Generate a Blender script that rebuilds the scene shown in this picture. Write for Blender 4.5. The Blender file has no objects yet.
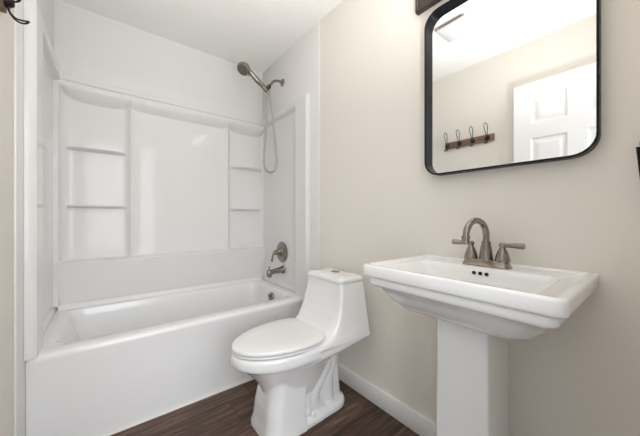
import bpy, bmesh, math, random
from mathutils import Vector, Matrix

random.seed(7)
SC = bpy.context.scene
COL = SC.collection
PI = math.pi

# ------------------------------------------------------------------ camera, light, exposure
EYE = 1.0407
cam_data = bpy.data.cameras.new('camera')
cam_data.sensor_width = 36.0
cam_data.lens = 36.0 * 270.4 / 640.0
cam_data.clip_start = 0.02
cam = bpy.data.objects.new('camera', cam_data)
COL.objects.link(cam)
cam.location = (0.0, 0.0, EYE)
cam.rotation_euler = (PI / 2, 0.0, math.radians(-38.1))
SC.camera = cam

world = bpy.data.worlds.new('world')
SC.world = world
world.use_nodes = True
bg = world.node_tree.nodes['Background']
bg.inputs['Color'].default_value = (0.86, 0.93, 1.0, 1)
bg.inputs['Strength'].default_value = 0.6


def area_light(name, loc, target, sx, sy, power, color):
    d = bpy.data.lights.new(name, 'AREA')
    d.shape = 'RECTANGLE'
    d.size, d.size_y = sx, sy
    d.energy = power
    d.color = color
    o = bpy.data.objects.new(name, d)
    COL.objects.link(o)
    o.location = loc
    o.rotation_euler = (Vector(target) - Vector(loc)).to_track_quat('-Z', 'Y').to_euler()
    return o


# added area light, unseen, standing for daylight through the doorway from the hall
area_light('hall_fill', (0.12, -1.05, 1.45), (0.25, 1.0, 1.15), 1.3, 1.9, 34.0, (0.96, 0.975, 1.0))
# added unseen uplight beside the doorway, brightening the room by way of the ceiling
area_light('bounce_fill', (0.53, 0.0, 1.10), (0.53, 0.62, 2.44), 0.3, 0.3, 8.0, (1.0, 0.985, 0.97)).data.spread = math.radians(84)
BULB_STRENGTH = 9.0
BULB_COLOR = (1.0, 0.92, 0.82)

SC.view_settings.view_transform = 'Standard'
SC.view_settings.look = 'None'
SC.view_settings.gamma = 1.0
SC.view_settings.exposure = 0.36
SC.view_settings.use_curve_mapping = False
SC.cycles.max_bounces = 12
SC.cycles.diffuse_bounces = 8
SC.cycles.glossy_bounces = 6
SC.cycles.sample_clamp_indirect = 6.0

# ------------------------------------------------------------------ materials


def new_mat(name):
    m = bpy.data.materials.new(name)
    m.use_nodes = True
    nt = m.node_tree
    return m, nt, nt.nodes['Principled BSDF']


def node(nt, kind, **props):
    n = nt.nodes.new(kind)
    for k, v in props.items():
        setattr(n, k, v)
    return n


def plain(name, color, rough=0.5, metal=0.0, coat=0.0, noise=0.0, scale=40.0, bump=0.0, spec=0.5):
    """principled material with a slight procedural variation of its colour and surface"""
    m, nt, p = new_mat(name)
    p.inputs['Roughness'].default_value = rough
    p.inputs['Metallic'].default_value = metal
    p.inputs['Coat Weight'].default_value = coat
    p.inputs['Coat Roughness'].default_value = 0.06
    p.inputs['Specular IOR Level'].default_value = spec
    tc = node(nt, 'ShaderNodeTexCoord')
    nz = node(nt, 'ShaderNodeTexNoise')
    nz.inputs['Scale'].default_value = scale
    nz.inputs['Detail'].default_value = 3.0
    nt.links.new(tc.outputs['Object'], nz.inputs['Vector'])
    mx = node(nt, 'ShaderNodeMix', data_type='RGBA')
    c = Vector(color)
    a = c * (1 - noise)
    b = c * (1 + noise)
    mx.inputs['A'].default_value = (a[0], a[1], a[2], 1)
    mx.inputs['B'].default_value = (min(b[0], 1), min(b[1], 1), min(b[2], 1), 1)
    nt.links.new(nz.outputs['Fac'], mx.inputs['Factor'])
    nt.links.new(mx.outputs['Result'], p.inputs['Base Color'])
    if bump > 0:
        bp = node(nt, 'ShaderNodeBump')
        bp.inputs['Strength'].default_value = bump
        bp.inputs['Distance'].default_value = 0.004
        nt.links.new(nz.outputs['Fac'], bp.inputs['Height'])
        nt.links.new(bp.outputs['Normal'], p.inputs['Normal'])
    return m


M = {}
M['paint'] = plain('greige_wall_paint', (0.815, 0.78, 0.722), 0.75, noise=0.015, scale=170, bump=0.10, spec=0.3)
M['ceiling'] = plain('white_ceiling_paint', (0.90, 0.89, 0.87), 0.85, noise=0.01, scale=140, bump=0.1, spec=0.2)
M['trim'] = plain('white_trim_paint', (0.88, 0.88, 0.885), 0.35, noise=0.01, scale=12)
M['porcelain'] = plain('white_porcelain', (0.84, 0.845, 0.85), 0.10, coat=0.5, noise=0.004, scale=6)
M['acrylic'] = plain('white_acrylic', (0.77, 0.765, 0.76), 0.08, spec=0.22, noise=0.006, scale=5, bump=0.015)
M['tubwhite'] = plain('white_tub_enamel', (0.82, 0.825, 0.835), 0.14, noise=0.006, scale=5)
M['seat'] = plain('white_seat_plastic', (0.83, 0.83, 0.83), 0.22, noise=0.004, scale=8)
M['nickel'] = plain('brushed_nickel', (0.31, 0.275, 0.24), 0.23, metal=1.0, noise=0.05, scale=220)
M['darkmetal'] = plain('dark_grey_plastic', (0.03, 0.03, 0.032), 0.4, noise=0.1, scale=90)
M['sprayface'] = plain('grey_spray_face', (0.15, 0.135, 0.12), 0.4, metal=0.5, noise=0.1, scale=90)
M['hose'] = plain('grey_metal_hose', (0.42, 0.42, 0.41), 0.33, metal=0.8, noise=0.08, scale=300)
M['black'] = plain('black_metal_frame', (0.007, 0.008, 0.011), 0.33, spec=0.15, noise=0.1, scale=60)
M['iron'] = plain('dark_iron_wire', (0.016, 0.014, 0.013), 0.42, metal=0.3, noise=0.15, scale=160)
M['bronze'] = plain('dark_bronze', (0.06, 0.045, 0.038), 0.35, metal=0.6, noise=0.12, scale=50)
M['hole'] = plain('dark_drain_hole', (0.012, 0.012, 0.012), 0.7, noise=0.1)
M['plastic'] = plain('white_vent_plastic', (0.62, 0.62, 0.63), 0.45, noise=0.01)
M['ventdark'] = plain('shadowed_duct_metal', (0.30, 0.25, 0.23), 0.6, noise=0.1)
M['caulk'] = plain('white_caulk', (0.82, 0.81, 0.79), 0.6, noise=0.02, scale=80)


def mirror_material():
    m, nt, p = new_mat('mirror_silver')
    p.inputs['Base Color'].default_value = (0.93, 0.94, 0.94, 1)
    p.inputs['Metallic'].default_value = 1.0
    p.inputs['Roughness'].default_value = 0.0
    return m


def bulb_material():
    m, nt, p = new_mat('lit_bulb')
    p.inputs['Base Color'].default_value = (0.9, 0.88, 0.84, 1)
    p.inputs['Emission Color'].default_value = (*BULB_COLOR, 1)
    p.inputs['Emission Strength'].default_value = BULB_STRENGTH
    return m


def wood_floor_material():
    m, nt, p = new_mat('dark_wood_planks')
    L = nt.links
    tc = node(nt, 'ShaderNodeTexCoord')
    sp = node(nt, 'ShaderNodeSeparateXYZ')
    L.new(tc.outputs['Object'], sp.inputs[0])

    def mth(op, a, b=None):
        n = node(nt, 'ShaderNodeMath', operation=op)
        for i, v in enumerate((a, b)):
            if v is None:
                continue
            if isinstance(v, (int, float)):
                n.inputs[i].default_value = v
            else:
                L.new(v, n.inputs[i])
        return n.outputs[0]

    PW, PL = 0.178, 1.22
    yr = mth('DIVIDE', mth('ADD', sp.outputs['Y'], 10 * PW - 1.516), PW)
    row = mth('FLOOR', yr)
    fy = mth('FRACT', yr)
    wn = node(nt, 'ShaderNodeTexWhiteNoise', noise_dimensions='1D')
    L.new(row, wn.inputs['W'])
    xr = mth('ADD', mth('DIVIDE', sp.outputs['X'], PL), mth('MULTIPLY', wn.outputs['Value'], 5.0))
    colm = mth('FLOOR', xr)
    fx = mth('FRACT', xr)
    cb = node(nt, 'ShaderNodeCombineXYZ')
    L.new(row, cb.inputs[0])
    L.new(colm, cb.inputs[1])
    wn2 = node(nt, 'ShaderNodeTexWhiteNoise', noise_dimensions='3D')
    L.new(cb.outputs[0], wn2.inputs['Vector'])
    # grain stretched along the plank
    gv = node(nt, 'ShaderNodeCombineXYZ')
    L.new(mth('ADD', mth('MULTIPLY', sp.outputs['X'], 3.0), mth('MULTIPLY', wn2.outputs['Value'], 40.0)), gv.inputs[0])
    L.new(mth('MULTIPLY', sp.outputs['Y'], 34.0), gv.inputs[1])
    L.new(mth('MULTIPLY', wn2.outputs['Value'], 17.0), gv.inputs[2])
    g1 = node(nt, 'ShaderNodeTexNoise')
    g1.inputs['Scale'].default_value = 1.4
    g1.inputs['Detail'].default_value = 6.0
    g1.inputs['Roughness'].default_value = 0.65
    g1.inputs['Distortion'].default_value = 0.6
    L.new(gv.outputs[0], g1.inputs['Vector'])
    rp = node(nt, 'ShaderNodeValToRGB')
    rp.color_ramp.elements[0].position = 0.30
    rp.color_ramp.elements[0].color = (0.034, 0.021, 0.016, 1)
    rp.color_ramp.elements[1].position = 0.75
    rp.color_ramp.elements[1].color = (0.205, 0.132, 0.090, 1)
    e = rp.color_ramp.elements.new(0.52)
    e.color = (0.095, 0.058, 0.041, 1)
    L.new(g1.outputs['Fac'], rp.inputs['Fac'])
    hv = node(nt, 'ShaderNodeHueSaturation')
    L.new(rp.outputs['Color'], hv.inputs['Color'])
    L.new(mth('ADD', mth('MULTIPLY', wn2.outputs['Value'], 0.75), 0.54), hv.inputs['Value'])
    # seams between planks
    s1 = mth('MINIMUM', fy, mth('SUBTRACT', 1.0, fy))
    s2 = mth('MINIMUM', fx, mth('SUBTRACT', 1.0, fx))
    seam = mth('MINIMUM', mth('MULTIPLY', s1, PW), mth('MULTIPLY', s2, PL))
    sm = node(nt, 'ShaderNodeMapRange')
    sm.inputs['From Min'].default_value = 0.0
    sm.inputs['From Max'].default_value = 0.0032
    sm.inputs['To Min'].default_value = 0.25
    L.new(seam, sm.inputs['Value'])
    mx = node(nt, 'ShaderNodeMix', data_type='RGBA', blend_type='MULTIPLY')
    mx.inputs['Factor'].default_value = 1.0
    L.new(hv.outputs['Color'], mx.inputs['A'])
    L.new(sm.outputs['Result'], mx.inputs['B'])
    L.new(mx.outputs['Result'], p.inputs['Base Color'])
    p.inputs['Roughness'].default_value = 0.5
    p.inputs['Specular IOR Level'].default_value = 0.35
    bp = node(nt, 'ShaderNodeBump')
    bp.inputs['Strength'].default_value = 0.25
    bp.inputs['Distance'].default_value = 0.003
    L.new(mth('ADD', mth('MULTIPLY', g1.outputs['Fac'], 0.3), sm.outputs['Result']), bp.inputs['Height'])
    L.new(bp.outputs['Normal'], p.inputs['Normal'])
    return m


def rack_wood_material():
    m, nt, p = new_mat('rustic_brown_wood')
    tc = node(nt, 'ShaderNodeTexCoord')
    mp = node(nt, 'ShaderNodeMapping')
    mp.inputs['Scale'].default_value = (30, 4, 60)
    nz = node(nt, 'ShaderNodeTexNoise')
    nz.inputs['Scale'].default_value = 2.0
    nz.inputs['Detail'].default_value = 5.0
    rp = node(nt, 'ShaderNodeValToRGB')
    rp.color_ramp.elements[0].position = 0.3
    rp.color_ramp.elements[0].color = (0.13, 0.07, 0.045, 1)
    rp.color_ramp.elements[1].position = 0.75
    rp.color_ramp.elements[1].color = (0.34, 0.21, 0.15, 1)
    nt.links.new(tc.outputs['Object'], mp.inputs['Vector'])
    nt.links.new(mp.outputs[0], nz.inputs['Vector'])
    nt.links.new(nz.outputs['Fac'], rp.inputs['Fac'])
    nt.links.new(rp.outputs['Color'], p.inputs['Base Color'])
    p.inputs['Roughness'].default_value = 0.65
    return m


def tile_material():
    """large glossy white wall tiles with hairline grout"""
    m, nt, p = new_mat('white_wall_tile')
    L = nt.links
    tc = node(nt, 'ShaderNodeTexCoord')
    sp = node(nt, 'ShaderNodeSeparateXYZ')
    L.new(tc.outputs['Object'], sp.inputs[0])
    T = 0.335

    def mth(op, a, b=None):
        n = node(nt, 'ShaderNodeMath', operation=op)
        for i, v in enumerate((a, b)):
            if v is None:
                continue
            if isinstance(v, (int, float)):
                n.inputs[i].default_value = v
            else:
                L.new(v, n.inputs[i])
        return n.outputs[0]

    d = None
    for ax, off in (('X', 3.21), ('Y', 3.18), ('Z', 3.29)):
        f = mth('FRACT', mth('DIVIDE', mth('ADD', sp.outputs[ax], off), T))
        s = mth('MULTIPLY', mth('MINIMUM', f, mth('SUBTRACT', 1.0, f)), T)
        d = s if d is None else mth('MINIMUM', d, s)
    mr = node(nt, 'ShaderNodeMapRange')
    mr.inputs['From Min'].default_value = 0.0004
    mr.inputs['From Max'].default_value = 0.0016
    L.new(d, mr.inputs['Value'])
    mx = node(nt, 'ShaderNodeMix', data_type='RGBA')
    mx.inputs['A'].default_value = (0.75, 0.745, 0.735, 1)
    mx.inputs['B'].default_value = (0.79, 0.785, 0.775, 1)
    L.new(mr.outputs['Result'], mx.inputs['Factor'])
    L.new(mx.outputs['Result'], p.inputs['Base Color'])
    p.inputs['Roughness'].default_value = 0.25
    nz = node(nt, 'ShaderNodeTexNoise')
    nz.inputs['Scale'].default_value = 55.0
    L.new(tc.outputs['Object'], nz.inputs['Vector'])
    bp = node(nt, 'ShaderNodeBump')
    bp.inputs['Strength'].default_value = 0.06
    bp.inputs['Distance'].default_value = 0.003
    L.new(mth('ADD', mr.outputs['Result'], nz.outputs['Fac']), bp.inputs['Height'])
    L.new(bp.outputs['Normal'], p.inputs['Normal'])
    return m


M['mirror'] = mirror_material()
M['bulb'] = bulb_material()
M['floor'] = wood_floor_material()
M['rackwood'] = rack_wood_material()
M['tile'] = tile_material()

# ------------------------------------------------------------------ mesh helpers


def link(name, bm, mat, parent=None, angle=40.0):
    bmesh.ops.recalc_face_normals(bm, faces=bm.faces)
    me = bpy.data.meshes.new(name)
    bm.to_mesh(me)
    bm.free()
    me.materials.append(mat)
    for p in me.polygons:
        p.use_smooth = True
    me.set_sharp_from_angle(angle=math.radians(angle))
    o = bpy.data.objects.new(name, me)
    COL.objects.link(o)
    if parent is not None:
        o.parent = parent
        o.matrix_parent_inverse = Matrix.Translation(-Vector(parent.location))
    return o


def thing(name, label, cat, loc, group=None):
    o = bpy.data.objects.new(name, None)
    o.empty_display_size = 0.05
    COL.objects.link(o)
    o.location = loc
    o['label'] = label
    o['category'] = cat
    if group:
        o['group'] = group
    return o


def struct(name, bm, mat, angle=40.0):
    o = link(name, bm, mat, None, angle)
    o['kind'] = 'structure'
    return o


def box(bm, lo, hi, bev=0.0, seg=2):
    vs = [bm.verts.new((x, y, z)) for z in (lo[2], hi[2]) for y in (lo[1], hi[1]) for x in (lo[0], hi[0])]
    fs = [(0, 1, 3, 2), (4, 6, 7, 5), (0, 4, 5, 1), (2, 3, 7, 6), (0, 2, 6, 4), (1, 5, 7, 3)]
    faces = [bm.faces.new([vs[i] for i in f]) for f in fs]
    if bev > 0:
        es = list({e for f in faces for e in f.edges})
        bmesh.ops.bevel(bm, geom=es, offset=bev, segments=seg, profile=0.5, affect='EDGES')
    return bm


def new_box(lo, hi, bev=0.0, seg=2):
    return box(bmesh.new(), lo, hi, bev, seg)


def loft(bm, rings, cap0=True, cap1=True, closed=True):
    vr = [[bm.verts.new(p) for p in r] for r in rings]
    n = len(rings[0])
    for a, b in zip(vr[:-1], vr[1:]):
        for i in range(n if closed else n - 1):
            j = (i + 1) % n
            bm.faces.new((a[i], a[j], b[j], b[i]))
    if cap0:
        bm.faces.new(list(reversed(vr[0])))
    if cap1:
        bm.faces.new(vr[-1])
    return bm


def rrect(x0, x1, y0, y1, r, n=6):
    """rounded rectangle, counter-clockwise list of (x, y); r one radius or four (x1y1, x0y1, x0y0, x1y0)"""
    rs = r if isinstance(r, (tuple, list)) else (r,) * 4
    out = []
    for (cx, cy, a0), q in zip((((x1, y1, 0)), ((x0, y1, PI / 2)), ((x0, y0, PI)), ((x1, y0, 3 * PI / 2))), rs):
        ox = cx - q if cx == x1 else cx + q
        oy = cy - q if cy == y1 else cy + q
        for k in range(n + 1):
            a = a0 + PI / 2 * k / n
            out.append((ox + q * math.cos(a), oy + q * math.sin(a)))
    return out


def frame_of(d):
    d = Vector(d).normalized()
    up = Vector((0, 0, 1)) if abs(d.z) < 0.9 else Vector((1, 0, 0))
    s = d.cross(up).normalized()
    return s, s.cross(d).normalized()


def tube(bm, pts, rad, n=12, closed=False):
    pts = [Vector(p) for p in pts]
    k = len(pts)
    rads = rad if isinstance(rad, (list, tuple)) else [rad] * k
    rings = []
    s = None
    for i, p in enumerate(pts):
        a = pts[(i - 1) % k] if (closed or i > 0) else p
        b = pts[(i + 1) % k] if (closed or i < k - 1) else p
        d = (b - a).normalized()
        if s is None:
            s, t = frame_of(d)
        else:
            s = (s - d * s.dot(d)).normalized()
            t = s.cross(d)
        rings.append([p + (s * math.cos(2 * PI * j / n) + t * math.sin(2 * PI * j / n)) * rads[i] for j in range(n)])
    if closed:
        rings.append(rings[0])
        vr = [[bm.verts.new(q) for q in r] for r in rings[:-1]]
        vr.append(vr[0])
        # best matching offset at the seam
        best = min(range(n), key=lambda o: (rings[-2][0] - rings[0][o]).length)
        for ri in range(len(vr) - 1):
            off = best if ri == len(vr) - 2 else 0
            for j in range(n):
                bm.faces.new((vr[ri][j], vr[ri][(j + 1) % n], vr[ri + 1][(j + 1 + off) % n], vr[ri + 1][(j + off) % n]))
    else:
        loft(bm, rings)
    return bm


def spline(pts, per=8, closed=False):
    P = [Vector(p) for p in pts]
    out = []
    n = len(P)
    for i in range(n if closed else n - 1):
        if closed:
            p0, p1, p2, p3 = P[i - 1], P[i], P[(i + 1) % n], P[(i + 2) % n]
        else:
            p0, p1, p2, p3 = P[max(i - 1, 0)], P[i], P[i + 1], P[min(i + 2, n - 1)]
        for k in range(per):
            t = k / per
            out.append(0.5 * ((2 * p1) + (p2 - p0) * t + (2 * p0 - 5 * p1 + 4 * p2 - p3) * t * t
                              + (3 * p1 - p0 - 3 * p2 + p3) * t ** 3))
    if not closed:
        out.append(P[-1])
    return out


def lathe(bm, prof, org, axis=(0, 0, 1), n=24):
    """prof: (radius, height along the axis)"""
    a = Vector(axis).normalized()
    s, t = frame_of(a)
    org = Vector(org)
    rings = [[org + a * h + (s * math.cos(2 * PI * j / n) + t * math.sin(2 * PI * j / n)) * max(r, 1e-4)
              for j in range(n)] for r, h in prof]
    return loft(bm, rings)


def smoothstep(a, b, x):
    t = min(max((x - a) / (b - a), 0.0), 1.0)
    return t * t * (3 - 2 * t)


def height_panel(us, vs, face, back):
    """solid panel whose front is a relief: face(u, v) and back(u, v) give the points"""
    bm = bmesh.new()
    F = [[bm.verts.new(face(u, v)) for u in us] for v in vs]
    B = [[bm.verts.new(back(u, v)) for u in us] for v in vs]
    nu, nv = len(us), len(vs)
    for j in range(nv - 1):
        for i in range(nu - 1):
            bm.faces.new((F[j][i], F[j][i + 1], F[j + 1][i + 1], F[j + 1][i]))
            bm.faces.new((B[j][i], B[j + 1][i], B[j + 1][i + 1], B[j][i + 1]))
    for j in range(nv - 1):
        bm.faces.new((F[j][0], F[j + 1][0], B[j + 1][0], B[j][0]))
        bm.faces.new((F[j][-1], B[j][-1], B[j + 1][-1], F[j + 1][-1]))
    for i in range(nu - 1):
        bm.faces.new((F[0][i], B[0][i], B[0][i + 1], F[0][i + 1]))
        bm.faces.new((F[-1][i], F[-1][i + 1], B[-1][i + 1], B[-1][i]))
    return bm


def lin(a, b, n):
    return [a + (b - a) * i / (n - 1) for i in range(n)]


def grid_values(lo, hi, step, extra=()):
    n = max(2, int(round((hi - lo) / step)) + 1)
    v = set(round(x, 5) for x in lin(lo, hi, n))
    for e in extra:
        for k in range(-4, 5):
            x = e + k * 0.004
            if lo <= x <= hi:
                v.add(round(x, 5))
    out = sorted(v)
    keep = [out[0]]
    for x in out[1:]:
        if x - keep[-1] > 0.0015:
            keep.append(x)
    return keep


# ------------------------------------------------------------------ the room
XL, XR = -0.28, 1.186
YB, YF = 2.411, -0.06          # back wall, front wall (with the doorway the camera stands in)
ZC = 2.44
TILE = 0.008
Y_TILE = 1.512                 # where the alcove tile begins
HALL = -1.45

struct('floor', new_box((-0.9, HALL, -0.06), (XR + 0.1, YB + 0.1, 0.0)), M['floor'])
struct('ceiling', new_box((-0.9, HALL, ZC), (XR + 0.1, YB + 0.1, ZC + 0.06)), M['ceiling'])
struct('wall_left', new_box((XL - 0.1, YF - 0.12, 0.0), (XL, YB, ZC)), M['paint'])
struct('wall_right', new_box((XR, YF - 0.12, 0.0), (XR + 0.1, YB, ZC)), M['paint'])
struct('wall_back', new_box((XL - 0.1, YB, 0.0), (XR + 0.1, YB + 0.1, ZC)), M['paint'])
bm = new_box((0.56, YF - 0.12, 0.0), (XR, YF, ZC))
box(bm, (XL, YF - 0.12, 2.10), (0.56, YF, ZC))
struct('wall_front', bm, M['paint'])

# tiled faces of the tub alcove
struct('trim_1', new_box((XL, Y_TILE, 0.0), (XL + TILE, YB - TILE, ZC), 0.002), M['tile'])
struct('trim_2', new_box((XR - TILE, Y_TILE, 0.0), (XR, YB - TILE, ZC), 0.002), M['tile'])
struct('trim_3', new_box((XL, YB - TILE, 0.0), (XR, YB, ZC)), M['tile'])


def baseboard(x0, x1, y0, y1):
    bm = new_box((x0, y0, 0.0), (x1, y1, 0.098), 0.003)
    return bm


struct('baseboard_right', baseboard(XR - 0.014, XR, YF, Y_TILE), M['trim'])
struct('baseboard_left', baseboard(XL, XL + 0.014, 0.80, Y_TILE), M['trim'])
struct('baseboard_front', baseboard(0.64, XR - 0.015, YF, YF + 0.014), M['trim'])
# casing of the doorway, camera side of the opening
struct('trim_4', new_box((0.56, YF, 0.0), (0.63, YF + 0.016, 2.10), 0.003), M['trim'])
# bead of caulk where the tub meets the floor
bm = bmesh.new()
tube(bm, [(XL + 0.012, 1.642, 0.002), (XR - 0.012, 1.642, 0.002)], 0.0055, 8)
struct('trim_5', bm, M['caulk'])


# ------------------------------------------------------------------ door standing open along the left wall
def build_door():
    y0, y1, z0, z1 = 0.0, 0.752, 0.012, 2.085
    xf, xb = XL + 0.062, XL + 0.027
    cols = [(y0 + 0.112, y0 + 0.325), (y0 + 0.427, y0 + 0.640)]
    rows = [(0.22, 0.80), (0.96, 1.655), (1.765, 1.972)]

    def face(y, z):
        d = 0.0
        for a, b in cols:
            for c, e in rows:
                m = min(y - a, b - y, z - c, e - z)
                if m > 0:
                    if m < 0.010:
                        d = 0.009 * smoothstep(0, 0.010, m)
                    elif m < 0.024:
                        d = 0.009
                    else:
                        d = 0.009 - 0.006 * smoothstep(0.024, 0.046, m)
        return (xf - d, y, z)
    ys = grid_values(y0, y1, 0.03, [v for c in cols for v in c])
    zs = grid_values(z0, z1, 0.04, [v for r in rows for v in r])
    ys = sorted(set(ys) | {v + s * k for (a, b) in cols for v, s in ((a, 1), (b, -1)) for k in (0.0245, 0.035, 0.046)})
    zs = sorted(set(zs) | {v + s * k for (a, b) in rows for v, s in ((a, 1), (b, -1)) for k in (0.0245, 0.035, 0.046)})
    bm = height_panel(ys, zs, face, lambda y, z: (xb, y, z))
    d = struct('door_1', bm, M['trim'], 25)
    bm = bmesh.new()
    lathe(bm, [(0.0, 0), (0.030, 0), (0.030, 0.006), (0.012, 0.010), (0.011, 0.030), (0.024, 0.036), (0.028, 0.048),
               (0.022, 0.060), (0.0, 0.064)], (xf, y1 - 0.065, 0.95), (1, 0, 0))
    link('door_knob', bm, M['nickel'], d)
    for z in (0.25, 1.05, 1.85):
        bm = bmesh.new()
        tube(bm, [(XL + 0.022, -0.006, z - 0.045), (XL + 0.022, -0.006, z + 0.045)], 0.006, 10)
        box(bm, (XL, -0.010, z - 0.045), (XL + 0.024, -0.004, z + 0.045))
        link('hinge', bm, M['nickel'], d)
    return d


build_door()


# ------------------------------------------------------------------ bathtub
def build_tub():
    t = thing('bathtub', 'white alcove bathtub with a plain flat apron, below the white shower surround', 'bathtub',
              (0.45, 2.02, 0.0))
    x0, x1, y0, y1 = XL + 0.0085, XR - 0.0085, 1.645, 2.398
    N = 10

    def ring(ax0, ax1, ay0, ay1, r, z):
        return [(x, y, z) for x, y in rrect(ax0, ax1, ay0, ay1, r, N)]
    R = [ring(x0, x1, y0 + 0.004, y1, 0.004, 0.001),
         ring(x0, x1, y0 + 0.004, y1, 0.004, 0.30),
         ring(x0, x1, y0, y1, 0.004, 0.395),
         ring(x0, x1, y0 - 0.004, y1, 0.006, 0.425),
         ring(x0, x1, y0 - 0.004, y1, 0.008, 0.438),
         ring(x0 + 0.001, x1 - 0.001, y0 + 0.001, y1 - 0.001, 0.010, 0.448),
         ring(x0 + 0.003, x1 - 0.003, y0 + 0.010, y1 - 0.004, 0.014, 0.4535),
         ring(x0 + 0.006, x1 - 0.006, y0 + 0.024, y1 - 0.008, 0.02, 0.455)]
    ix0, ix1, iy0, iy1 = -0.190, 1.085, 1.752, 2.338
    R += [ring(ix0 - 0.014, ix1 + 0.014, iy0 - 0.012, iy1 + 0.010, 0.075, 0.4535),
          ring(ix0 - 0.005, ix1 + 0.005, iy0 - 0.004, iy1 + 0.004, 0.075, 0.449),
          ring(ix0, ix1, iy0, iy1, 0.075, 0.440),
          ring(ix0 + 0.012, ix1 - 0.006, iy0 + 0.005, iy1 - 0.005, 0.078, 0.40),
          ring(ix0 + 0.085, ix1 - 0.035, iy0 + 0.025, iy1 - 0.030, 0.095, 0.20),
          ring(ix0 + 0.125, ix1 - 0.055, iy0 + 0.040, iy1 - 0.045, 0.11, 0.115),
          ring(ix0 + 0.165, ix1 - 0.080, iy0 + 0.065, iy1 - 0.070, 0.11, 0.083),
          ring(ix0 + 0.220, ix1 - 0.130, iy0 + 0.110, iy1 - 0.115, 0.09, 0.076)]
    bm = bmesh.new()
    loft(bm, R)
    link('tub_shell', bm, M['tubwhite'], t, 60)
    # raised lip along the back deck, against the surround
    bm = bmesh.new()
    prof = [(2.398, 0.4555), (2.350, 0.4555), (2.356, 0.461), (2.364, 0.472), (2.366, 0.482), (2.371, 0.488), (2.398, 0.489)]
    loft(bm, [[(x, y, z) for y, z in prof] for x in (x0 + 0.0225, x1 - 0.0225)])
    link('back_lip', bm, M['tubwhite'], t, 60)
    # overflow cover on the drain end
    bm = bmesh.new()
    ax = Vector((-1, 0, 0.12))
    c = Vector((1.074, 2.02, 0.385))
    lathe(bm, [(0, 0), (0.036, 0), (0.037, 0.006), (0.033, 0.012), (0.014, 0.015), (0, 0.015)], c, ax, 28)
    o = link('overflow_cover', bm, M['nickel'], t)
    o['label'] = 'round brushed nickel overflow cover'
    bm = bmesh.new()
    tube(bm, [c + ax * 0.014, c + ax * 0.026 + Vector((0, 0, 0.006)), c + ax * 0.030 + Vector((0, 0, 0.026))],
         [0.007, 0.007, 0.005], 10)
    link('trip_lever', bm, M['nickel'], o)
    bm = bmesh.new()
    lathe(bm, [(0, 0), (0.034, 0), (0.034, 0.003), (0.018, 0.005), (0.016, 0.012), (0, 0.013)], (0.88, 2.02, 0.0758))
    o = link('drain', bm, M['nickel'], t)
    o['label'] = 'round brushed nickel drain'
    return t


build_tub()

# ------------------------------------------------------------------ shower surround (three moulded panels and four shelves)
Z0, Z1 = 0.4555, 1.965


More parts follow.
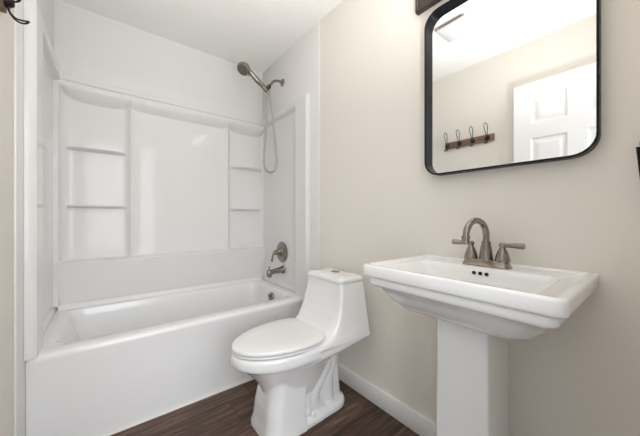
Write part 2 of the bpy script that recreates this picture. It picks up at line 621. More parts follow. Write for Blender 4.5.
def build_surround():
    t = thing('shower_surround', 'white moulded shower wall surround with small corner shelves, standing on the bathtub rim',
              'shower surround', (0.45, 2.39, Z0))
    yb = YB - TILE - 0.001                      # the tile face behind
    xa, xb = XL + TILE + 0.001, XR - TILE - 0.001
    side_t = 0.036                              # front face of the side panels
    ua, ub = xa + 0.002, xb - 0.002
    na, nb = xa + 0.006, xb - 0.006              # the inner corners
    CL, CR = 0.128, 0.828

    def d_back(x, z):
        # bases: niches left and right, proud centre panel between two ridges
        d_mid = 0.036
        d_niche = 0.014
        sL = smoothstep(CL - 0.034, CL + 0.004, x)
        sR = 1 - smoothstep(CR - 0.004, CR + 0.034, x)
        c = sL * sR
        d = d_niche + (d_mid - d_niche) * c
        for cx in (CL + 0.004, CR - 0.004):
            d += 0.009 * math.exp(-((x - cx) / 0.010) ** 2) * smoothstep(1.88, 1.80, z)
        # centre of the panel slightly sunk behind a soft border
        m = min(x - CL, CR - x)
        if m > 0:
            d -= 0.004 * smoothstep(0.025, 0.060, m) * smoothstep(0.775, 0.84, z)
        # ledge along the bottom, its face leaning slightly forward at the top
        dl = 0.088 - 0.050 * (0.76 - z) / 0.27
        k = smoothstep(0.772, 0.756, z)
        d = d + (dl - d) * k
        # bullnose along the top, its lower edge scalloped at the columns
        if x < CL:
            q = max(0.0, (x - na - 0.04) / (CL - na - 0.04))
        elif x > CR:
            q = (x - CR) / (nb - CR)
        else:
            q = (x - CL) / (CR - CL)
        arch = max(0.0, 1 - abs(2 * q - 1) ** (8 if CL < x < CR else 4.0))
        zm = 1.884
        depth = (0.056 + 0.014 * arch) if CL < x < CR else (0.040 + 0.040 * arch)
        if z > zm - depth:
            w = max(0.0, 1 - ((zm - min(z, zm)) / depth) ** 1.6)
            d = max(d, d + (0.074 - d) * w)
        # crease over the bullnose, then the flat top flange
        if z > 1.905:
            d = 0.030 + (0.070 - 0.030) * smoothstep(1.917, 1.906, z) + 0.012 * smoothstep(1.917, 1.926, z)
            d *= 1 - 0.65 * smoothstep(Z1 - 0.012, Z1, z)
        # coved vertical corners
        for m, r in ((x - na - 0.022, 0.060), (nb - x, 0.036)):
            m = max(m, 0.0)
            if m < r:
                d = max(d, r - math.sqrt(max(r * r - (r - m) ** 2, 0.0)) + 0.012)
        return d
    us = grid_values(ua, ub, 0.016, (CL, CR, CL - 0.006, CR + 0.006, na + 0.012, nb - 0.012, na + 0.03, nb - 0.03, CL + 0.04, CR - 0.04))
    vs = grid_values(Z0 + 0.034, Z1, 0.022, (0.760, 0.775, 1.79, 1.81, 1.825, 1.84, 1.855, 1.87, 1.885, 1.90, 1.913, 1.922, 1.955))
    bm = height_panel(us, vs, lambda x, z: (x, yb - d_back(x, z), z), lambda x, z: (x, yb, z))
    link('back_panel', bm, M['acrylic'], t, 70)

    def d_side(y, z):
        fr = side_t
        rec = 0.004
        m = min(y - 1.768, 1.912 - z)
        d = fr + (rec - fr) * smoothstep(0.0, 0.008, m) if m < 0.008 else rec
        # sloping underside below the top rail
        if y > 1.768:
            k = smoothstep(1.768, 1.776, y)
            slope = smoothstep(1.885, 1.912, z)
            d = max(d, rec + (fr - rec) * slope * k)
        # foot of the panel turned out on to the tub rim
        d = max(d, rec + 0.010 * smoothstep(0.495, 0.458, z))
        # rounded nose at the front and the top
        e = y - 1.616
        d *= 1 - 0.8 * (1 - smoothstep(0.0, 0.010, e))
        d *= 1 - 0.6 * smoothstep(Z1 - 0.012, Z1, z)
        # cove into the back panel
        r = 0.034
        mb = (yb - 0.014) - y
        if mb < r:
            d = max(d, min((r - math.sqrt(max(r * r - (r - max(mb, 0)) ** 2, 0.0))) * 0.7, 0.02))
        return min(d, side_t)
    ys = grid_values(1.616, yb - 0.001, 0.024, (1.620, 1.770, 2.36, 2.385))
    zs = grid_values(Z0, Z1, 0.024, (0.465, 0.48, 1.87, 1.89, 1.91, 1.955))
    bm = height_panel(ys, zs, lambda y, z: (xa + d_side(y, z), y, z), lambda y, z: (xa, y, z))
    o = link('side_panel', bm, M['acrylic'], t, 70)
    bm = height_panel(ys, zs, lambda y, z: (xb - d_side(y, z), y, z), lambda y, z: (xb, y, z))
    o = link('side_panel', bm, M['acrylic'], t, 70)
    # shelves: thin, with a gently bowed front
    for (a, b) in ((na + 0.056, CL - 0.026), (CR + 0.026, nb - 0.022)):
        for z in (1.127, 1.505):
            def outline(ins):
                n = 14
                pts = [(a, yb - 0.010), (b, yb - 0.010)]
                for k in range(n + 1):
                    s = k / n
                    x = b - (b - a) * s
                    e = 1 - abs(2 * s - 1) ** 4
                    pts.append((x, yb - 0.022 - (0.048 - ins) * e))
                return pts
            bm = bmesh.new()
            loft(bm, [[(x, y, z - 0.020) for x, y in outline(0.044)],
                      [(x, y, z - 0.014) for x, y in outline(0.022)],
                      [(x, y, z - 0.010) for x, y in outline(0.006)],
                      [(x, y, z - 0.007) for x, y in outline(0.001)],
                      [(x, y, z - 0.003) for x, y in outline(0.0)],
                      [(x, y, z) for x, y in outline(0.004)]])
            link('shelf', bm, M['acrylic'], t, 35)
    return t


build_surround()


# ------------------------------------------------------------------ shower fittings on the right end wall
FY = 2.02


def build_shower():
    xw = XR - TILE
    t = thing('hand_shower', 'brushed nickel hand shower with a hanging hose, on an arm high on the tiled wall',
              'shower head', (xw, FY, 2.195))
    # wall flange
    bm = bmesh.new()
    lathe(bm, [(0, 0), (0.030, 0), (0.030, 0.004), (0.022, 0.012), (0.012, 0.018), (0, 0.018)], (xw, FY, 2.200), (-1, 0, 0))
    link('wall_flange', bm, M['nickel'], t)
    # bent arm
    arm = spline([(xw - 0.004, FY, 2.200), (xw - 0.045, FY, 2.200), (xw - 0.085, FY, 2.186), (1.068, FY, 2.155), (1.052, FY, 2.135)], 6)
    bm = bmesh.new()
    tube(bm, arm, 0.0105, 14)
    link('shower_arm', bm, M['nickel'], t)
    # dark holder joint with its cradle
    j = Vector((1.045, FY, 2.122))
    bm = bmesh.new()
    lathe(bm, [(0, -0.022), (0.013, -0.022), (0.017, -0.014), (0.017, 0.006), (0.014, 0.018), (0, 0.020)], j, (0.6, 0, 0.8), 18)
    h = link('holder', bm, M['darkmetal'], t)
    h['label'] = 'dark swivel holder'
    bm = bmesh.new()
    lathe(bm, [(0, -0.020), (0.017, -0.020), (0.019, 0.0), (0.018, 0.020), (0, 0.020)], (1.006, FY - 0.006, 2.098), (-0.66, 0, 0.62), 18)
    link('cradle', bm, M['nickel'], h)
    # handle, thickening into the head
    bot = Vector((1.028, FY - 0.008, 2.072))
    hp = spline([bot, (0.985, FY - 0.008, 2.112), (0.935, FY - 0.008, 2.144), (0.888, FY - 0.010, 2.180), (0.845, FY - 0.014, 2.200)], 8)
    n = len(hp)
    bm = bmesh.new()
    tube(bm, hp, [0.0115 + 0.007 * math.sin(PI * (i / (n - 1)) ** 0.8) + 0.006 * (i / (n - 1)) for i in range(n)], 16)
    link('handle', bm, M['nickel'], t)
    # head: shallow drum with a darker spray face
    c = Vector((0.828, FY - 0.016, 2.198))
    ax = Vector((-0.55, -0.25, -0.80)).normalized()
    bm = bmesh.new()
    lathe(bm, [(0, -0.030), (0.026, -0.028), (0.042, -0.016), (0.049, 0.002), (0.050, 0.020), (0.046, 0.028), (0, 0.029)], c, ax, 32)
    head = link('spray_head', bm, M['nickel'], t)
    bm = bmesh.new()
    lathe(bm, [(0, 0.0285), (0.040, 0.0285), (0.039, 0.033), (0.024, 0.034), (0.022, 0.038), (0, 0.039)], c, ax, 28)
    s, u = frame_of(ax)
    face = link('spray_face', bm, M['sprayface'], head)
    face['label'] = 'dark grey spray face'
    bm = bmesh.new()
    side = (Vector((0.35, -0.2, -0.9)) - ax * Vector((0.35, -0.2, -0.9)).dot(ax)).normalized()
    tube(bm, [c + ax * 0.020 + side * 0.044, c + ax * 0.026 + side * 0.062], [0.008, 0.006], 10)
    link('spray_lever', bm, M['nickel'], head)
    # hose loop
    hose = spline([bot + Vector((0.004, 0, -0.004)), (1.030, FY - 0.010, 2.02), (1.020, FY - 0.012, 1.85), (1.004, FY - 0.012, 1.65),
                   (0.994, FY - 0.012, 1.52), (1.008, FY - 0.012, 1.445), (1.050, FY - 0.012, 1.416), (1.096, FY - 0.010, 1.440),
                   (1.116, FY - 0.008, 1.51), (1.106, FY - 0.006, 1.65), (1.080, FY - 0.002, 1.88), (1.060, FY, 2.03),
                   (1.050, FY, 2.098)], 20)
    bm = bmesh.new()
    tube(bm, hose, [0.0076 + 0.0010 * (i % 2) for i in range(len(hose))], 10)
    o = link('hose', bm, M['hose'], t, 80)
    o['label'] = 'grey flexible metal hose'
    return t


build_shower()


def build_valve():
    xf = XR - TILE - 0.001 - 0.0078
    y, z = 2.012, 0.752
    t = thing('shower_valve', 'round brushed nickel shower valve with one lever, above the tub spout', 'shower valve', (xf, y, z))
    bm = bmesh.new()
    lathe(bm, [(0, 0), (0.086, 0), (0.087, 0.005), (0.080, 0.010), (0.064, 0.012), (0.058, 0.018), (0.044, 0.020), (0.040, 0.026), (0, 0.026)],
          (xf, y, z), (-1, 0, 0), 40)
    link('escutcheon', bm, M['nickel'], t)
    bm = bmesh.new()
    lathe(bm, [(0, 0.024), (0.030, 0.024), (0.024, 0.042), (0.020, 0.058), (0.021, 0.070), (0.017, 0.080), (0, 0.083)], (xf, y, z), (-1, 0, 0), 24)
    link('handle_hub', bm, M['nickel'], t)
    bm = bmesh.new()
    p = spline([(xf - 0.068, y, z + 0.004), (xf - 0.082, y + 0.002, z - 0.004), (xf - 0.088, y + 0.008, z - 0.034), (xf - 0.092, y + 0.014, z - 0.074)], 6)
    k = len(p)
    tube(bm, p, [0.011 - 0.003 * math.sin(PI * i / (k - 1)) for i in range(k)], 12)
    link('lever', bm, M['nickel'], t)
    return t


def build_spout():
    xf = XR - TILE - 0.001 - 0.0078
    z = 0.604
    y = 1.995
    t = thing('tub_spout', 'brushed nickel tub spout low on the wall, below the shower valve', 'tub spout', (xf, y, z))
    bm = bmesh.new()
    lathe(bm, [(0, 0), (0.034, 0), (0.035, 0.006), (0.030, 0.014), (0, 0.014)], (xf, y, z), (-1, 0, 0), 24)
    link('wall_flange', bm, M['nickel'], t)
    bm = bmesh.new()
    rings = []
    for s, cz, hw, hh in ((0.010, 0.0, 0.026, 0.027), (0.040, -0.001, 0.024, 0.025), (0.080, -0.004, 0.0215, 0.022), (0.112, -0.008, 0.020, 0.021),
                          (0.122, -0.010, 0.023, 0.025), (0.140, -0.013, 0.023, 0.026), (0.148, -0.015, 0.020, 0.022)):
        rings.append([(xf - s, y + hw * math.cos(2 * PI * j / 20), z + cz + hh * math.sin(2 * PI * j / 20)) for j in range(20)])
    loft(bm, rings)
    link('spout_body', bm, M['nickel'], t)
    bm = bmesh.new()
    tube(bm, [(xf - 0.133, y, z + 0.008), (xf - 0.133, y, z + 0.024), (xf - 0.133, y, z + 0.030), (xf - 0.133, y, z + 0.040)],
         [0.005, 0.005, 0.009, 0.007], 12)
    link('diverter_knob', bm, M['nickel'], t)
    bm = bmesh.new()
    tube(bm, [(xf - 0.128, y, z - 0.028), (xf - 0.128, y, z - 0.048)], [0.018, 0.0165], 16)
    link('outlet', bm, M['nickel'], t)
    return t


build_valve()
build_spout()


# ------------------------------------------------------------------ toilet
def egg(cx, cy, front, back, hw, n=48, pf=2.0, pb=2.6):
    """oval seen from above, long towards -x"""
    out = []
    for k in range(n):
        a = 2 * PI * k / n
        c, s = math.cos(a), math.sin(a)
        p = pb if c > 0 else pf
        rx = back if c > 0 else front
        x = cx + rx * math.copysign(abs(c) ** (2 / p), c)
        y = cy + hw * math.copysign(abs(s) ** (2 / p), s)
        out.append((x, y))
    return out


def build_toilet():
    CY_ = 1.252
    t = thing('toilet', 'white one-piece elongated toilet with its lid closed, between bathtub and pedestal sink', 'toilet',
              (0.85, CY_, 0.0))
    bm = bmesh.new()
    # bowl
    rings = []
    for z, tip, back, hw in ((0.140, 0.635, 0.98, 0.095), (0.180, 0.618, 0.98, 0.108), (0.215, 0.598, 0.99, 0.120), (0.250, 0.570, 1.00, 0.135),
                             (0.285, 0.534, 1.02, 0.153), (0.310, 0.504, 1.03, 0.168), (0.324, 0.484, 1.03, 0.178), (0.332, 0.470, 1.03, 0.185),
                             (0.338, 0.464, 1.03, 0.188), (0.350, 0.460, 1.04, 0.189), (0.372, 0.459, 1.04, 0.189), (0.382, 0.461, 1.04, 0.187), (0.388, 0.467, 1.03, 0.182)):
        cx = 0.78
        rings.append([(x, y, z) for x, y in egg(cx, CY_, cx - tip, back - cx, hw)])
    loft(bm, rings)
    # band from the bowl to the foot of the tank, its underside rising to the wall
    TB = XR - 0.008
    rings = []
    for x, hw, zb, r in ((0.74, 0.170, 0.290, 0.03), (0.86, 0.186, 0.305, 0.03), (0.98, 0.201, 0.330, 0.022), (1.09, 0.211, 0.354, 0.014), (TB, 0.219, 0.373, 0.012)):
        rings.append([(x, y, z) for y, z in rrect(CY_ - hw, CY_ + hw, zb, 0.395, (0.01, 0.01, r, r), 6)])
    loft(bm, rings)
    # front column and rear body of the pedestal
    rings = []
    for z, x0, x1, hw, r in ((0.001, 0.586, 0.80, 0.136, 0.066), (0.02, 0.589, 0.80, 0.133, 0.066), (0.06, 0.597, 0.80, 0.126, 0.065),
                             (0.12, 0.604, 0.80, 0.120, 0.064), (0.18, 0.618, 0.81, 0.114, 0.065), (0.24, 0.625, 0.82, 0.112, 0.065)):
        rings.append([(x, y, z) for x, y in rrect(x0, x1, CY_ - hw, CY_ + hw, (0.01, r, r, 0.01), 8)])
    loft(bm, rings)
    rings = []
    for z, x0, x1, hw in ((0.001, 0.70, 1.095, 0.074), (0.20, 0.70, 1.075, 0.070), (0.36, 0.70, 1.08, 0.095)):
        rings.append([(x, y, z) for x, y in rrect(x0, x1, CY_ - hw, CY_ + hw, 0.03, 6)])
    loft(bm, rings)
    # foot plate
    rings = []
    for z, g in ((0.001, 0.0), (0.022, 0.0), (0.034, 0.008), (0.042, 0.024)):
        pts = rrect(0.590 + g, 1.118 - g, CY_ - 0.132 + g, CY_ + 0.132 - g, (0.095 - g, 0.06, 0.06, 0.095 - g), 8)
        rings.append([(x, CY_ + (y - CY_) * (1.06 - 0.16 * (x - 0.59) / 0.53), z) for x, y in pts])
    loft(bm, rings)
    # trapway relief on both sides
    for s in (-1, 1):
        yy = CY_ + s * 0.070
        p = spline([(0.82, yy, 0.215), (0.87, yy, 0.265), (0.925, yy, 0.285), (0.965, yy, 0.245), (0.930, yy, 0.185),
                    (0.885, yy, 0.130), (0.885, yy, 0.075), (0.93, yy, 0.035)], 6)
        tube(bm, p, 0.034, 14)
        p = spline([(1.00, yy - s * 0.012, 0.33), (1.015, yy - s * 0.012, 0.24), (0.985, yy - s * 0.012, 0.15), (0.995, yy - s * 0.012, 0.03)], 6)
        tube(bm, p, 0.034, 14)
    # tank flowing down into the bowl deck
    rings = []
    for z, xf, hwb, hwf, r in ((0.372, 0.80, 0.2185, 0.19, 0.05), (0.385, 0.78, 0.2180, 0.184, 0.08), (0.393, 0.80, 0.217, 0.184, 0.09),
                               (0.405, 0.852, 0.216, 0.184, 0.09), (0.420, 0.892, 0.214, 0.183, 0.08),
                               (0.445, 0.926, 0.209, 0.182, 0.060), (0.480, 0.953, 0.202, 0.180, 0.040), (0.530, 0.976, 0.193, 0.176, 0.028),
                               (0.580, 0.991, 0.183, 0.171, 0.020), (0.630, 1.001, 0.174, 0.165, 0.018), (0.677, 1.007, 0.165, 0.159, 0.018)):
        base = rrect(xf, TB, CY_ - hwb, CY_ + hwb, (0.012, r, r, 0.012), 8)
        ring = []
        for x, y in base:
            f = (x - xf) / (TB - xf)
            k = (hwf + (hwb - hwf) * f) / hwb
            ring.append((x, CY_ + (y - CY_) * k, z))
        rings.append(ring)
    loft(bm, rings)
    body = link('body', bm, M['porcelain'], t, 180)
    rm = body.modifiers.new('remesh', 'REMESH')
    rm.mode = 'VOXEL'
    rm.voxel_size = 0.005
    rm.use_smooth_shade = True
    sm = body.modifiers.new('smooth', 'SMOOTH')
    sm.factor = 0.5
    sm.iterations = 3
    # tank lid with the flush button
    bm = bmesh.new()
    rings = []
    for z, g in ((0.6775, 0.006), (0.680, 0.0), (0.690, -0.001), (0.699, 0.003), (0.705, 0.014), (0.709, 0.045), (0.711, 0.08)):
        pts = rrect(0.997 + g, TB - g * 0.4, CY_ - 0.169 + g, CY_ + 0.169 - g, max(0.026 - g * 0.22, 0.008), 8)
        rings.append([(x, CY_ + (y - CY_) * (0.96 + 0.04 * (x - 0.98) / 0.2), z) for x, y in pts])
    loft(bm, rings)
    lid = link('tank_lid', bm, M['porcelain'], t, 60)
    bm = bmesh.new()
    prof = [(0.026, 0.7095), (0.026, 0.7135), (0.022, 0.7155), (0.0005, 0.716)]
    loft(bm, [[(1.098 + r * 0.85 * math.cos(2 * PI * j / 28), CY_ - 0.005 + 1.2 * r * math.sin(2 * PI * j / 28), z) for j in range(28)] for r, z in prof])
    o = link('flush_button', bm, M['nickel'], lid)
    o['label'] = 'oval brushed nickel flush button'
    # seat ring and lid
    SX = 0.775

    def oval(g, z, back=0.160):
        return [(x, y, z) for x, y in egg(SX, CY_, 0.314 - g, back - g, 0.188 - g, 56, 1.95, 3.0)]

    def inner(g, z):
        return [(x, y, z) for x, y in egg(SX - 0.03, CY_, 0.21 + g, 0.09 + g, 0.11 + g, 56)]
    bm = bmesh.new()
    rs = [inner(0, 0.394), oval(0.018, 0.394), oval(0.006, 0.395), oval(0.005, 0.398), oval(0.008, 0.402), oval(0.020, 0.4035), inner(0.006, 0.4035), inner(0, 0.394)]
    loft(bm, rs, False, False)
    bmesh.ops.remove_doubles(bm, verts=bm.verts, dist=1e-5)
    link('seat', bm, M['seat'], t, 50)
    bm = bmesh.new()
    rs = [oval(0.040, 0.4115), oval(0.008, 0.4115), oval(0.001, 0.413), oval(0.0, 0.422), oval(0.002, 0.426), oval(0.008, 0.428),
          oval(0.06, 0.431), oval(0.11, 0.432)]
    loft(bm, rs)
    link('lid', bm, M['seat'], t, 50)
    for s in (-1, 1):
        bm = bmesh.new()
        tube(bm, [(0.925, CY_ + s * 0.075 - 0.022, 0.405), (0.925, CY_ + s * 0.075 + 0.022, 0.405)], 0.010, 14)
        link('hinge', bm, M['seat'], t)
        bm = bmesh.new()
        lathe(bm, [(0, 0), (0.015, 0), (0.015, 0.012), (0.011, 0.022), (0.004, 0.026), (0, 0.026)], (0.850, CY_ + s * 0.108, 0.036), (0, 0, 1), 20)
        link('bolt_cap', bm, M['seat'], t)
    # final size: slightly slimmer than drawn above, tank a hand's breadth off the wall
    def fit(o):
        for v in o.data.vertices:
            x, y, z = v.co
            z = z * 1.0987 if z < 0.3 else 0.3296 + (z - 0.3) * 0.96
            v.co = (1.131 + (x - TB) * 0.96, 1.202 + (y - CY_) * 0.96, z)
        for c in o.children:
            fit(c)
    for o in t.children:
        fit(o)
    t.location = (0.80, 1.202, 0.0)
    for o in t.children:
        o.matrix_parent_inverse = Matrix.Translation((-0.80, -1.202, 0.0))
    return t


build_toilet()


# ------------------------------------------------------------------ pedestal sink
SY = 0.410


def build_sink():
    t = thing('pedestal_sink', 'white rectangular pedestal sink on the wall below the black framed mirror', 'sink', (0.97, SY, 0.0))
    x0, x1, hy = 0.737, XR - 0.001, 0.287

    def ring(f, b, s, r, z):
        rr = (0.006, r, r, 0.006) if b < 0.02 else (r, r, r, r)
        return [(x, y, z) for x, y in rrect(x0 + f, x1 - b, SY - hy + s, SY + hy - s, rr, 8)]
    R = []
    # underside of the bowl, upwards
    R += [[(x, y, z) for x, y in rrect(0.895, 1.10, SY - 0.085, SY + 0.085, 0.03, 8)] for z in (0.704,)]
    for f, b, s, r, z in ((0.125, 0.05, 0.130, 0.05, 0.706), (0.095, 0.03, 0.098, 0.05, 0.717), (0.070, 0.015, 0.073, 0.05, 0.741),
                          (0.050, 0.006, 0.054, 0.045, 0.768), (0.034, 0.004, 0.044, 0.035, 0.792)):
        R.append([(x, y, z) for x, y in rrect(x0 + f, x1 - b, SY - hy + s, SY + hy - s, (min(r, .03), r, r, min(r, .03)), 8)])
    # lower moulding
    R += [ring(0.024, 0.0, 0.029, 0.024, 0.795), ring(0.018, 0.0, 0.022, 0.024, 0.799), ring(0.015, 0.0, 0.018, 0.024, 0.805),
          ring(0.015, 0.0, 0.018, 0.024, 0.820), ring(0.017, 0.0, 0.020, 0.024, 0.8245), ring(0.020, 0.0, 0.023, 0.023, 0.8265)]
    # top slab
    R += [ring(0.005, 0.0, 0.005, 0.022, 0.829), ring(0.001, 0.0, 0.001, 0.022, 0.832), ring(0.0, 0.0, 0.0, 0.022, 0.837), ring(0.0, 0.0, 0.0, 0.022, 0.863),
          ring(0.0015, 0.0, 0.0015, 0.022, 0.867), ring(0.005, 0.001, 0.005, 0.020, 0.8705), ring(0.010, 0.004, 0.010, 0.018, 0.8715),
          ring(0.018, 0.010, 0.022, 0.016, 0.8715), ring(0.024, 0.014, 0.030, 0.016, 0.8645)]
    # basin: (front, back, side insets)
    for f, b, s, r, z in ((0.044, 0.128, 0.060, 0.020, 0.8642), (0.050, 0.133, 0.066, 0.022, 0.861), (0.060, 0.140, 0.078, 0.026, 0.845),
                          (0.092, 0.150, 0.122, 0.034, 0.790), (0.118, 0.160, 0.160, 0.040, 0.752), (0.150, 0.185, 0.200, 0.035, 0.744)):
        R.append([(x, y, z) for x, y in rrect(x0 + f, x1 - b, SY - hy + s, SY + hy - s, r, 8)])
    bm = bmesh.new()
    loft(bm, R)
    basin = link('basin', bm, M['porcelain'], t, 50)
    for k in (-1, 0, 1):
        bm = bmesh.new()
        lathe(bm, [(0, -0.004), (0.0065, -0.004), (0.0065, 0.0025), (0, 0.0025)], (1.0445, SY - 0.004 + k * 0.021, 0.8425), (-0.92, 0, 0.35), 18)
        o = link('overflow_hole', bm, M['hole'], basin)
        o['label'] = 'small dark overflow hole'
    bm = bmesh.new()
    lathe(bm, [(0, 0), (0.024, 0), (0.024, 0.003), (0.014, 0.005), (0.013, 0.009), (0, 0.010)], (0.955, SY, 0.7445))
    o = link('drain', bm, M['nickel'], basin)
    o['label'] = 'round brushed nickel drain'
    # pedestal, slightly flared at the foot
    bm = bmesh.new()
    R = []
    for z, g in ((0.001, 0.020), (0.03, 0.020), (0.05, 0.012), (0.10, 0.007), (0.25, 0.003), (0.50, 0.0), (0.70, -0.001)):
        R.append([(x, y, z) for x, y in rrect(0.900 - g, 1.085 + g * 0.5, SY - 0.080 - g, SY + 0.082 + g, 0.010, 4)])
    loft(bm, R)
    link('pedestal', bm, M['porcelain'], t, 50)
    return t


build_sink()


def build_faucet():
    z0 = 0.8648
    fx, fy = 1.096, 0.406
    sw = math.radians(9)       # the spout is turned a little towards the tub
    dx, dy = -math.cos(sw), math.sin(sw)
    t = thing('faucet', 'brushed nickel two-handle faucet with a high arched spout, on the white sink', 'faucet', (fx, fy, z0))
    bm = bmesh.new()
    R = []
    for z, hx, hy, r in ((0.0, 0.029, 0.079, 0.020), (0.004, 0.029, 0.079, 0.020), (0.008, 0.025, 0.076, 0.019), (0.020, 0.0225, 0.073, 0.018),
                         (0.024, 0.020, 0.070, 0.016)):
        R.append([(x, y, z0 + z) for x, y in rrect(fx - hx, fx + hx, fy - hy, fy + hy, r, 8)])
    loft(bm, R)
    link('base_plate', bm, M['nickel'], t)
    # centre body and arched spout
    bm = bmesh.new()
    lathe(bm, [(0, 0.022), (0.0225, 0.022), (0.0225, 0.028), (0.021, 0.045), (0.018, 0.068), (0.0145, 0.082), (0.0155, 0.086), (0.0145, 0.090), (0, 0.090)],
          (fx, fy, z0))
    body = link('spout_base', bm, M['nickel'], t)
    path = [(fx, fy, z0 + 0.088), (fx, fy, z0 + 0.112)]
    for k in range(0, 17):
        a = PI * k / 16 * 1.02
        q = 0.061 - 0.061 * math.cos(a)
        path.append((fx + dx * q, fy + dy * q, z0 + 0.112 + 0.055 * math.sin(a)))
    bm = bmesh.new()
    tube(bm, spline(path, 2), 0.0108, 18)
    link('spout', bm, M['nickel'], t)
    bm = bmesh.new()
    lathe(bm, [(0, -0.004), (0.0130, -0.004), (0.0142, 0.0), (0.0142, 0.003), (0.0122, 0.007), (0.0148, 0.020), (0.013, 0.023), (0, 0.023)],
          (fx + dx * 0.1225, fy + dy * 0.1225, z0 + 0.110), (dx * 0.10, dy * 0.10, -1), 20)
    link('spout_tip', bm, M['nickel'], t)
    for s in (-1, 1):
        hy = fy + s * 0.0525
        bm = bmesh.new()
        lathe(bm, [(0, 0.022), (0.0235, 0.022), (0.0235, 0.027), (0.021, 0.040), (0.016, 0.056), (0.010, 0.068), (0.0085, 0.072), (0.011, 0.076), (0.011, 0.083),
                   (0.007, 0.088), (0, 0.089)], (fx, hy, z0))
        h = link('handle_base', bm, M['nickel'], t)
        bm = bmesh.new()
        p = [(fx - 0.002, hy, z0 + 0.080), (fx - 0.004, hy + s * 0.020, z0 + 0.080), (fx - 0.006, hy + s * 0.040, z0 + 0.081),
             (fx - 0.008, hy + s * 0.060, z0 + 0.081), (fx - 0.009, hy + s * 0.066, z0 + 0.081), (fx - 0.009, hy + s * 0.068, z0 + 0.081)]
        tube(bm, p, [0.007, 0.0072, 0.0088, 0.0102, 0.0095, 0.006], 14)
        link('lever', bm, M['nickel'], h)
    return t


build_faucet()


# ------------------------------------------------------------------ mirror
def build_mirror():
    y0, y1, z0, z1, r = 0.120, 0.684, 1.232, 1.972, 0.066
    xw, xf = XR - 0.0005, 1.147
    t = thing('wall_mirror', 'rectangular mirror with rounded corners and a thin black metal frame, above the white sink', 'mirror',
              (xw, (y0 + y1) / 2, z0))

    def ring(x, g):
        return [(x, a, b) for a, b in rrect(y0 + g, y1 - g, z0 + g, z1 - g, r - g, 12)]
    bm = bmesh.new()
    loft(bm, [ring(xw, 0.010), ring(xw, 0.0), ring(xf + 0.001, 0.0), ring(xf, 0.001), ring(xf, 0.0055), ring(xf + 0.001, 0.0065), ring(xw - 0.006, 0.0065), ring(xw - 0.006, 0.012)],
         False, False)
    link('mirror_frame', bm, M['black'], t, 35)
    bm = bmesh.new()
    loft(bm, [ring(xw - 0.001, 0.0068), ring(xw - 0.008, 0.0068)])
    o = link('mirror_glass', bm, M['mirror'], t, 20)
    o['label'] = 'clear mirror glass'
    return t


build_mirror()


# ------------------------------------------------------------------ vanity light
def build_vanity_light():
    xw = XR - 0.0005
    y0, y1, z0, z1 = 0.092, 0.742, 2.022, 2.135
    t = thing('vanity_light', 'dark bronze vanity light bar on the wall above the black framed mirror', 'wall light', (xw, 0.41, z0))
    bm = bmesh.new()
    loft(bm, [[(x, a, b) for a, b in rrect(y0 + g, y1 - g, z0 + g, z1 - g, 0.005, 3)] for x, g in
              ((xw, 0.0), (xw - 0.020, 0.0), (xw - 0.024, 0.003), (xw - 0.024, 0.010), (xw - 0.021, 0.013))])
    link('back_plate', bm, M['bronze'], t, 30)
    for y in (0.195, 0.417, 0.639):
        bm = bmesh.new()
        tube(bm, spline([(xw - 0.018, y, 2.085), (xw - 0.070, y, 2.085), (xw - 0.105, y, 2.095), (xw - 0.115, y, 2.125)], 6), 0.008, 12)
        arm = link('arm', bm, M['bronze'], t)
        bm = bmesh.new()
        lathe(bm, [(0, 0), (0.024, 0.0), (0.028, 0.012), (0.026, 0.030), (0.020, 0.036), (0, 0.036)], (xw - 0.115, y, 2.120))
        link('socket', bm, M['bronze'], arm)
        bm = bmesh.new()
        lathe(bm, [(0.010, 0.0), (0.014, 0.008), (0.024, 0.026), (0.030, 0.046), (0.026, 0.066), (0.014, 0.076), (0, 0.079)], (xw - 0.115, y, 2.1565))
        o = link('bulb', bm, M['bulb'], arm)
        o['label'] = 'lit warm white bulb'
    return t


build_vanity_light()


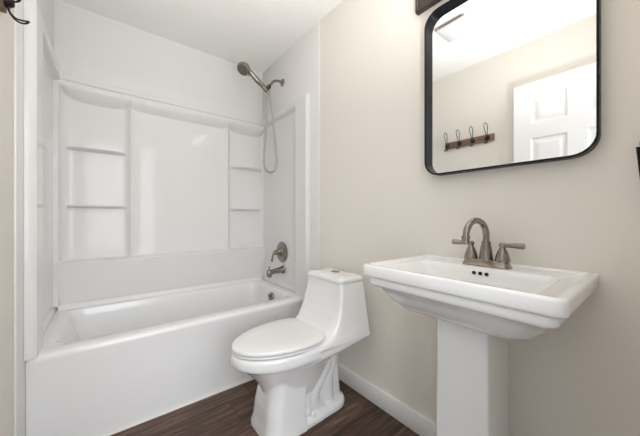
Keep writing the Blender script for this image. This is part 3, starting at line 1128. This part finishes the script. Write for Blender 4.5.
# ------------------------------------------------------------------ coat hook rack on the left wall
def build_rack():
    y0, y1, z0, z1 = 0.908, 1.338, 1.712, 1.775
    xw = XL + 0.0005
    xf = xw + 0.018
    t = thing('hook_rack', 'brown wooden rack with four dark wire coat hooks, high on the left wall', 'coat rack',
              (xw, (y0 + y1) / 2, z0))
    bm = new_box((xw, y0, z0), (xf, y1, z1), 0.003)
    link('board', bm, M['rackwood'], t)
    zc = (z0 + z1) / 2
    for y in (0.960, 1.080, 1.198, 1.314):
        bm = bmesh.new()
        lathe(bm, [(0, 0), (0.022, 0), (0.022, 0.005), (0.017, 0.013), (0.012, 0.020), (0, 0.022)], (xf, y, zc), (1, 0, 0), 18)
        hub = link('hook', bm, M['iron'], t)
        bm = bmesh.new()
        up = [(xf + 0.010, y - 0.003, zc + 0.006), (xf + 0.020, y - 0.006, zc + 0.036), (xf + 0.033, y - 0.013, zc + 0.078), (xf + 0.042, y - 0.012, zc + 0.108),
              (xf + 0.045, y, zc + 0.122),
              (xf + 0.042, y + 0.012, zc + 0.108), (xf + 0.033, y + 0.013, zc + 0.078), (xf + 0.020, y + 0.006, zc + 0.036), (xf + 0.010, y + 0.003, zc + 0.006)]
        tube(bm, spline(up, 6), 0.0028, 8)
        link('upper_prong', bm, M['iron'], hub)
        bm = bmesh.new()
        lo = [(xf + 0.006, y - 0.003, zc - 0.006), (xf + 0.010, y - 0.005, zc - 0.034), (xf + 0.026, y - 0.008, zc - 0.052), (xf + 0.043, y - 0.008, zc - 0.052),
              (xf + 0.053, y, zc - 0.046),
              (xf + 0.043, y + 0.008, zc - 0.052), (xf + 0.026, y + 0.008, zc - 0.052), (xf + 0.010, y + 0.005, zc - 0.034), (xf + 0.006, y + 0.003, zc - 0.006)]
        tube(bm, spline(lo, 6), 0.0028, 8)
        link('lower_prong', bm, M['iron'], hub)
    for y in (1.020, 1.139, 1.256):
        bm = bmesh.new()
        lathe(bm, [(0, 0), (0.005, 0), (0.004, 0.002), (0, 0.0025)], (xf, y, zc), (1, 0, 0), 12)
        link('screw', bm, M['iron'], t)
    return t


build_rack()


# ------------------------------------------------------------------ bathroom fan on the ceiling
def build_fan():
    t = thing('exhaust_fan', 'white square bathroom exhaust fan with a drop-down cover, on the ceiling', 'exhaust fan', (0.36, 0.935, ZC))
    x0, x1, y0, y1 = 0.262, 0.458, 0.835, 1.035
    bm = new_box((x0 + 0.012, y0 + 0.012, ZC - 0.024), (x1 - 0.012, y1 - 0.012, ZC - 0.0005))
    o = link('housing', bm, M['ventdark'], t)
    o['label'] = 'dark fan housing'
    bm = bmesh.new()
    R = []
    for z, g in ((ZC - 0.026, 0.0), (ZC - 0.030, -0.003), (ZC - 0.038, -0.001), (ZC - 0.044, 0.012), (ZC - 0.047, 0.045)):
        R.append([(x, y, z) for x, y in rrect(x0 + g, x1 - g, y0 + g, y1 - g, 0.014, 6)])
    loft(bm, R)
    link('cover', bm, M['plastic'], t, 40)
    return t


build_fan()


# ------------------------------------------------------------------ towel ring at the right edge
def build_towel_ring():
    xw = XR - 0.0005
    y, z = 0.022, 1.236
    t = thing('towel_ring', 'black towel ring on a square post, on the wall to the right of the sink', 'towel ring', (xw, y, z))
    bm = new_box((xw - 0.006, y - 0.022, z - 0.022), (xw, y + 0.022, z + 0.022), 0.002)
    box(bm, (xw - 0.040, y - 0.012, z - 0.012), (xw - 0.004, y + 0.012, z + 0.012), 0.002)
    link('post', bm, M['black'], t)
    bm = bmesh.new()
    a, b, dz = 0.022, 0.010, 0.15
    p = [(xw - 0.032, y + a, z), (xw - 0.032, y + b, z - dz), (xw - 0.032, y - b - 0.02, z - dz), (xw - 0.032, y - a, z)]
    tube(bm, p, 0.006, 8, True)
    link('ring', bm, M['black'], t)
    return t


build_towel_ring()
